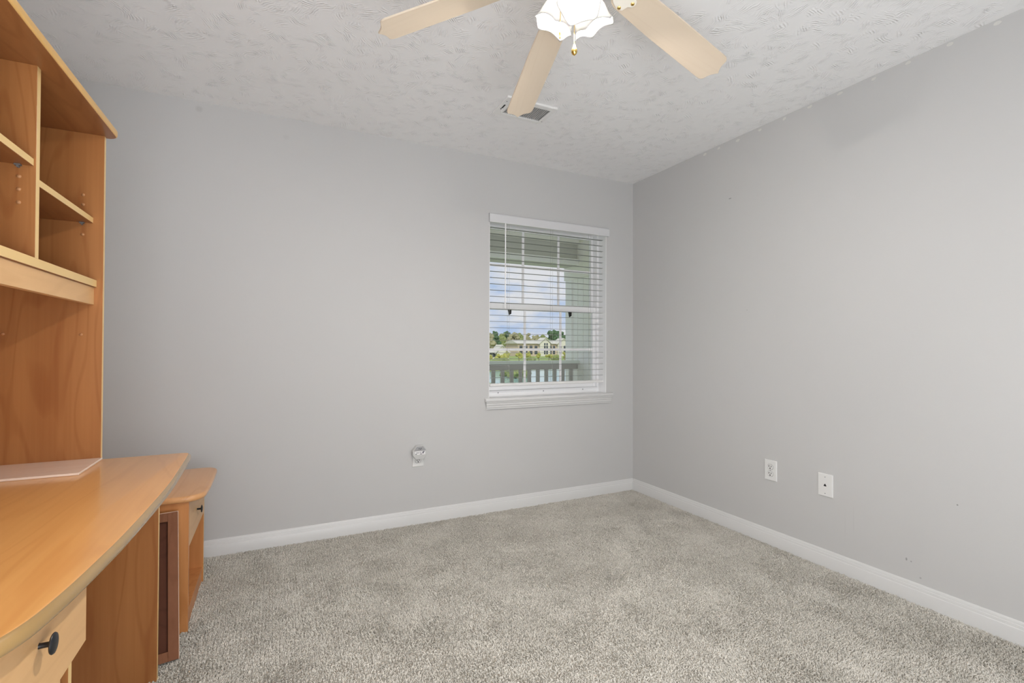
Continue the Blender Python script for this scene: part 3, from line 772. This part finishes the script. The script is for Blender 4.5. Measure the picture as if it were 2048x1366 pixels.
while x < VX1 - bw - .002:
    bm = nb(); prism(bm, [(x + .0022, HZ - .0085), (x + .0032, HZ - .0085), (x + .0010, HZ - .002), (x, HZ - .002)], VY0 + bw + .006, VY1 - bw, axis='y')
    obj('louver', bm, LOUV, vent); x += .0118
bm = nb(); box(bm, (VX0 + .016, 2.345, HZ - .0118), (VX0 + .024, 2.40, HZ - .0108)); obj('lever_slot', bm, DARKH, vent)
bm = nb(); tube(bm, [(VX0 + .02, 2.385, HZ - .012), (VX0 + .022, 2.395, HZ - .024), (VX0 + .028, 2.41, HZ - .030)], .0022, 8); obj('damper_lever', bm, METAL, vent)
for q in ((VX1 - .012, 2.430), (VX0 + .014, 2.31)):
    bm = nb(); lathe(bm, [(.004, 0), (.004, .001), (.001, .002)], (q[0], q[1], HZ - .011), (0, 0, -1), 10); obj('screw', bm, GREYP, vent)

# ------------------------------------------------------------------ wall plates
def plate_parts(root, o, ax, up, nrm, w=.0375, h=.058):
    """o centre on wall; ax = right when looking at the plate; nrm out of wall"""
    o, ax, nrm = Vector(o), Vector(ax), Vector(nrm); up = Vector((0, 0, 1))
    def tr(bm):
        for v in bm.verts: v.co = o + ax * v.co.x + up * v.co.z + nrm * v.co.y
        bmesh.ops.recalc_face_normals(bm, faces=bm.faces)
        return bm
    bm = nb()
    t = bmesh.new(); prism(t, [(-w, -h), (w, -h), (w, h), (-w, h)], 0, .0065, axis='y')
    for v in t.verts:
        if v.co.y > .003: v.co.x *= .93; v.co.z *= .955
    merge(bm, t); obj('wall_plate', tr(bm), PLATE, root)
    return tr
def receptacle(root, tr, zc):
    bm = nb()
    pts = [(.017 * math.cos(a), zc + .0165 * math.sin(a)) for a in [2 * PI * k / 28 for k in range(28)]]
    pts = [(x, max(zc - .0142, min(zc + .0142, z))) for x, z in pts]
    prism(bm, pts, .006, .0085, axis='y', bev=.0006, seg=1); rc = obj('receptacle', tr(bm), PLATE, root)
    bm = nb(); box(bm, (-.0086, .0080, zc - .0010), (-.0050, .0090, zc + .0092)); obj('slot', tr(bm), DARKH, rc)
    bm = nb(); box(bm, (.0050, .0080, zc + .0000), (.0084, .0090, zc + .0086)); obj('slot', tr(bm), DARKH, rc)
    bm = nb(); lathe(bm, [(.0036, 0), (.0036, .001)], (0, .0080, zc - .0075), (0, 1, 0), 12); obj('ground_hole', tr(bm), DARKH, rc)
    bm = nb(); ring = [(.0185, 0), (.0185, .0006)]; pts = [(.0184 * math.cos(a), zc + max(-.0156, min(.0156, .0180 * math.sin(a)))) for a in [2 * PI * k / 28 for k in range(28)]]
    prism(bm, pts, .0061, .0066, axis='y'); obj('receptacle_gap', tr(bm), mat('shadow gap grey', (.16, .16, .16, 1), .6, var=(20, .1)), rc)
def outlet(label, o, ax, nrm):
    r = thing('electrical_outlet', label, 'outlet', o)
    tr = plate_parts(r, o, ax, None, nrm)
    receptacle(r, tr, .0195); receptacle(r, tr, -.0195)
    bm = nb(); lathe(bm, [(.0028, 0), (.0028, .001), (.001, .0014)], (0, .0064, 0), (0, 1, 0), 10); obj('screw', tr(bm), GREYP, r)
outlet('white duplex outlet on the right wall, nearer the corner', (XR, 1.8635, .4275), (0, -1, 0), (-1, 0, 0))
outlet('white duplex outlet below the window with a device plugged in', (.8295, YB, .4225), (1, 0, 0), (0, -1, 0))
jk = thing('phone_jack', 'white telephone jack plate right of the outlet on the right wall', 'wall plate', (XR, 1.5545, .4215))
tr = plate_parts(jk, (XR, 1.5545, .4215), (0, -1, 0), None, (-1, 0, 0))
bm = nb(); prism(bm, [(-.0065, -.0055), (.0065, -.0055), (.0065, .000), (.003, .003), (.003, .0065), (-.003, .0065), (-.003, .003), (-.0065, .0)], .0058, .0068, axis='y'); obj('jack_socket', tr(bm), DARKH, jk)
for z in (.042, -.042):
    bm = nb(); lathe(bm, [(.0028, 0), (.0028, .001), (.001, .0014)], (0, .0064, z), (0, 1, 0), 10); obj('screw', tr(bm), GREYP, jk)
# plug-in device on the left outlet
pd = thing('plug_in_device', 'grey and white eight-sided plug-in device in the outlet below the window', 'plug-in device', (.832, YB - .03, .452))
dc = Vector((.831, YB - .044, .4605))
def octa(w, h): return [(-w, -.35 * h), (-.52 * w, -h), (.52 * w, -h), (w, -.35 * h), (w, .25 * h), (.45 * w, h), (-.45 * w, h), (-w, .25 * h)]
bm = nb(); prism(bm, [(dc.x + x, dc.z + z) for x, z in octa(.046, .0425)], dc.y, YB - .0092, .005, 2, axis='y'); obj('device_body', bm, mat('off white device plastic', (.62, .62, .61, 1), .45, var=(10, .04)), pd, smooth=30)
bm = nb(); prism(bm, [(dc.x + x, dc.z + z) for x, z in [(-.040, .012), (.040, .012), (.020, .0395), (-.020, .0395)]], dc.y - .0012, dc.y + .001, axis='y'); obj('grey_panel', bm, GREYP, pd)
for k, x in enumerate((-.0085, -.001, .0065)):      # three dark characters on the grey panel
    bm = nb(); box(bm, (dc.x + x, dc.y - .0018, dc.z + .020), (dc.x + x + .002, dc.y - .0010, dc.z + .029)); box(bm, (dc.x + x + .002, dc.y - .0018, dc.z + (.027 if k != 1 else .020)), (dc.x + x + .0055, dc.y - .0010, dc.z + (.029 if k != 1 else .023)))
    bmesh.ops.remove_doubles(bm, verts=bm.verts, dist=1e-5); obj('lettering', bm, DARKH, pd)
simple_box('paper_label', (dc.x - .032, dc.y - .0010, dc.z - .012), (dc.x + .034, dc.y + .001, dc.z + .010), mat('white paper label', (.86, .86, .86, 1), .6, var=(30, .02)), pd)
for a in ((-.030, -.0105, .010, .004), (-.024, -.001, .018, .003), (-.002, .001, .012, .0025), (.000, -.0095, .014, .004), (.016, -.005, .008, .011), (.020, .004, .010, .005)):
    simple_box('label_print', (dc.x + a[0], dc.y - .0014, dc.z + a[1]), (dc.x + a[0] + a[2], dc.y - .0008, dc.z + a[1] + a[3]), mat('label ink', (.10, .10, .13, 1), .7, var=(60, .3)), pd)

# ------------------------------------------------------------------ desk
DX0 = -.932
desk = thing('computer_desk', 'cherry laminate desk with bowed front edge at the left of the room', 'desk', (-.55, 1.4, 0))
far_front = [(-.2565, 2.006), (-.2535, 1.95), (-.249, 1.80), (-.245, 1.60), (-.249, 1.40), (-.257, 1.20), (-.264, 1.10), (-.2725, 1.0), (-.281, .93), (-.290, .88), (-.305, .84), (-.326, .808), (-.355, .782), (-.39, .766), (-.44, .757), (-.50, .753)]
def smooth_pts(p, n=3):
    out = []
    for i in range(len(p) - 1):
        a, b, c, d = p[max(i - 1, 0)], p[i], p[i + 1], p[min(i + 2, len(p) - 1)]
        for k in range(n):
            t_ = k / n
            out.append(tuple(.5 * (2 * b[j] + (c[j] - a[j]) * t_ + (2 * a[j] - 5 * b[j] + 4 * c[j] - d[j]) * t_ ** 2 + (3 * b[j] - a[j] - 3 * c[j] + d[j]) * t_ ** 3) for j in (0, 1)))
    return out + [p[-1]]
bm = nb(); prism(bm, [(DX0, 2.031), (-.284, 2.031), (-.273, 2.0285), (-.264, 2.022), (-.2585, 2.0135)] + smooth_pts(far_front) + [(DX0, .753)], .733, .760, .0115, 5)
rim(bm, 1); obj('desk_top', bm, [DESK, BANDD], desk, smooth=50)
def panel(name, lo, hi, parent, face=CHERRY_Z, edge='+x', band=BAND, bev=.0006):
    return simple_box(name, lo, hi, [face, band], parent, bev, edge=edge)
panel('leg_panel', (DX0, 2.007, -.004), (-.348, 2.025, .733), desk)
panel('side_panel', (DX0, 1.207, -.004), (-.348, 1.225, .733), desk)
panel('side_panel', (DX0, .800, -.004), (-.348, .818, .733), desk)
panel('modesty_panel', (DX0, 1.225, .25), (DX0 + .016, 2.007, .733), desk)
panel('base_shelf', (DX0, .818, .04), (-.372, 1.207, .056), desk)
dr = panel('drawer', (-.348, .803, .550), (-.330, 1.237, .727), desk, MAPLE, edge='', bev=.0012)
bm = nb(); box(bm, (-.80, .822, .565), (-.348, 1.203, .69)); obj('drawer_box', bm, MAPLE, dr)
def knob(parent, c, r=.0165, name='knob'):
    bm = nb(); lathe(bm, [(.0048, -.001), (.0042, .002), (.0042, .0125), (.006, .0145), (r * .93, .0158), (r, .0175), (r * .93, .0195), (r * .5, .0215), (.001, .022)], c, (1, 0, 0), 24)
    return obj(name, bm, BLACKM, parent, smooth=50)
knob(dr, (-.330, 1.020, .6575))
dd = panel('cupboard_door', (-.372, .822, .060), (-.354, 1.190, .545), desk, MAPLE, edge='', bev=.0012)
knob(dd, (-.354, 1.15, .46))

# loose pale board on the desk
bm = nb(); box(bm, (-.82, 1.800, .7602), (-.501, 2.013, .7665), .0008)
tag(obj('loose_board', bm, BOARDM, base=(-.66, 1.9, .7602)), 'thin pale glossy board lying flat on the desk beside the hutch side panel', 'board')

# ------------------------------------------------------------------ hutch on the desk
hut = thing('desk_hutch', 'tall cherry laminate hutch with open shelves standing on the desk', 'hutch', (-.67, 1.4, .7602))
HX0, HF = -.932, -.506
hp = panel('side_panel', (HX0, 2.0147, .7602), (HF, 2.0305, 1.819), hut)
panel('side_panel', (HX0, .768, .7602), (HF, .784, 1.819), hut)
panel('back_panel', (HX0, .784, .80), (HX0 + .006, 2.0147, 1.819), hut, CHERRY_Z, edge='')
dk = panel('deck_shelf', (HX0 + .006, .784, 1.321), (-.522, 2.0147, 1.344), hut, CHERRY_Y)
panel('apron_rail', (-.546, .784, 1.264), (-.5285, 2.0145, 1.3205), hut, MAPLE, edge='')
dv = panel('divider', (HX0 + .006, 1.579, 1.344), (-.5285, 1.600, 1.819), hut, CHERRY_Z)
panel('divider', (HX0 + .006, 1.168, 1.344), (-.5285, 1.189, 1.819), hut, CHERRY_Z)
panel('shelf', (HX0 + .006, 1.6005, 1.529), (-.5325, 2.0142, 1.547), hut, CHERRY_Y)
panel('shelf', (HX0 + .006, 1.1895, 1.570), (-.5325, 1.5785, 1.588), hut, CHERRY_Y)
panel('shelf', (HX0 + .006, .7845, 1.529), (-.5325, 1.1675, 1.547), hut, CHERRY_Y)
def arc(cx, cy, r, a0, a1, n=8): return [(cx + r * math.cos(math.radians(a0 + (a1 - a0) * i / n)), cy + r * math.sin(math.radians(a0 + (a1 - a0) * i / n))) for i in range(n + 1)]
bm = nb()
out = [(HX0, .752)] + arc(-.515, .787, .035, -90, 0)[0:] + [(-.481, 1.0), (-.479, 1.4), (-.475, 1.7)] + arc(-.507, 2.005, .036, 0, 90) + [(HX0, 2.041)]
prism(bm, out, 1.819, 1.842, .006, 4); rim(bm, 1); obj('top_board', bm, [CHERRY_Y, BANDG], hut, smooth=50)
for y in (1.618, 1.587, 1.490):
    bm = nb(); lathe(bm, [(.0048, 0), (.0045, .0012), (.003, .0024), (.0006, .003)], (-.559, 2.0147, y), (0, -1, 0), 14); obj('hole_plug', bm, PLUG, hp, smooth=50)
for x in (-.560, -.745):
    bm = nb(); lathe(bm, [(.0048, 0), (.0045, .0012), (.003, .0024), (.0006, .003)], (x, 2.0147, 1.1665), (0, -1, 0), 14); obj('hole_plug', bm, PLUG, hp, smooth=50)
for z in (1.541, 1.510, 1.478):
    bm = nb(); lathe(bm, [(.0048, 0), (.0045, .0012), (.003, .0024), (.0006, .003)], (-.5595, 1.579, z), (0, -1, 0), 14); obj('hole_plug', bm, PLUG, dv, smooth=50)
for (y, z, par) in ((2.0147, 1.526, hp), (1.579, 1.567, dv)):
    bm = nb(); box(bm, (-.566, y - .010, z - .001), (-.554, y - .0002, z + .0025)); lathe(bm, [(.003, 0), (.003, .008)], (-.56, y - .0002, z - .003), (0, -1, 0), 10); obj('shelf_pin', bm, mat('dull steel pin', (.16, .15, .14, 1), .5, var=(20, .1)), par)

# ------------------------------------------------------------------ end cabinet beyond the desk
SXB, SF = -.932, -.300
st = thing('end_cabinet', 'low cherry laminate cabinet with one drawer beyond the desk', 'cabinet', (-.55, 2.54, 0))
panel('side_panel', (SXB, 2.300, -.004), (SF, 2.318, .512), st, STAND, band=STAND)
panel('side_panel', (SXB, 2.762, -.004), (SF, 2.780, .512), st, STAND)
panel('back_panel', (SXB, 2.318, .05), (SXB + .01, 2.762, .512), st, STAND, edge='')
panel('base_shelf', (SXB, 2.318, .052), (SF - .004, 2.762, .070), st, STAND, edge='')
panel('plinth', (SF - .022, 2.318, .0), (SF - .006, 2.762, .052), st, STAND, edge='')
sd = panel('drawer', (SF - .018, 2.3185, .330), (SF, 2.7615, .5115), st, MAPLE, edge='', bev=.001)
bm = nb(); box(bm, (-.80, 2.325, .345), (SF - .018, 2.755, .48)); obj('drawer_box', bm, MAPLE, sd)
knob(sd, (SF, 2.53, .415), .0165)
bm = nb()
out = [(SXB, 2.287)] + arc(-.318, 2.359, .072, -90, 0, 10) + [(-.2425, 2.45), (-.2420, 2.58)] + arc(-.303, 2.748, .058, 0, 90, 8) + [(SXB, 2.806)]
prism(bm, out, .512, .537, .0105, 4); obj('cabinet_top', bm, STANDT, st, smooth=50)

# ------------------------------------------------------------------ framed panel leaning on the end cabinet
fp = thing('framed_panel', 'brown framed wooden panel leaning between the desk and the end cabinet', 'framed panel', (-.45, 2.1, 0))
Pb = Vector((-.300, 2.112, .004)); V = Vector((-.033, .172, .482)); Lh = V.length; V.normalize()
U = Vector((-.982, -.188, 0)).normalized(); U = (U - V * U.dot(V)).normalized(); Nn = U.cross(V).normalized()
if Nn.y > 0: Nn = -Nn      # facing the room (towards the camera)
Wd = .30
def fbox(bm, u0, u1, v0, v1, n0, n1, bev=.0008, mi=0):
    t = bmesh.new(); box(t, (u0, v0, n0), (u1, v1, n1), bev)
    for v in t.verts: v.co = Pb + U * v.co.x + V * v.co.y + Nn * v.co.z
    bmesh.ops.recalc_face_normals(t, faces=t.faces); merge(bm, t, mi)
FW = .034
for nm, a in (('stile', (.002, FW, .002, Lh - .002)), ('stile', (Wd - FW, Wd - .002, .002, Lh - .002)), ('rail', (FW, Wd - FW, .002, FW)), ('rail', (FW, Wd - FW, Lh - FW, Lh - .002))):
    bm = nb(); fbox(bm, a[0], a[1], a[2], a[3], 0, .016); obj(nm, bm, FRAMEM, fp)
bm = nb(); fbox(bm, FW, Wd - FW, FW, Lh - FW, .001, .006); obj('inset_panel', bm, PANELM, fp)
EB = mat('pale pink edge strip', (.62, .43, .32, 1), .5, var=(12, .05))
bm = nb(); fbox(bm, 0, .002, 0, Lh, -.001, .0165, .0003); obj('edge_strip', bm, EB, fp)
bm = nb(); fbox(bm, .002, Wd, Lh - .002, Lh, -.001, .0165, .0003); obj('edge_strip', bm, EB, fp)
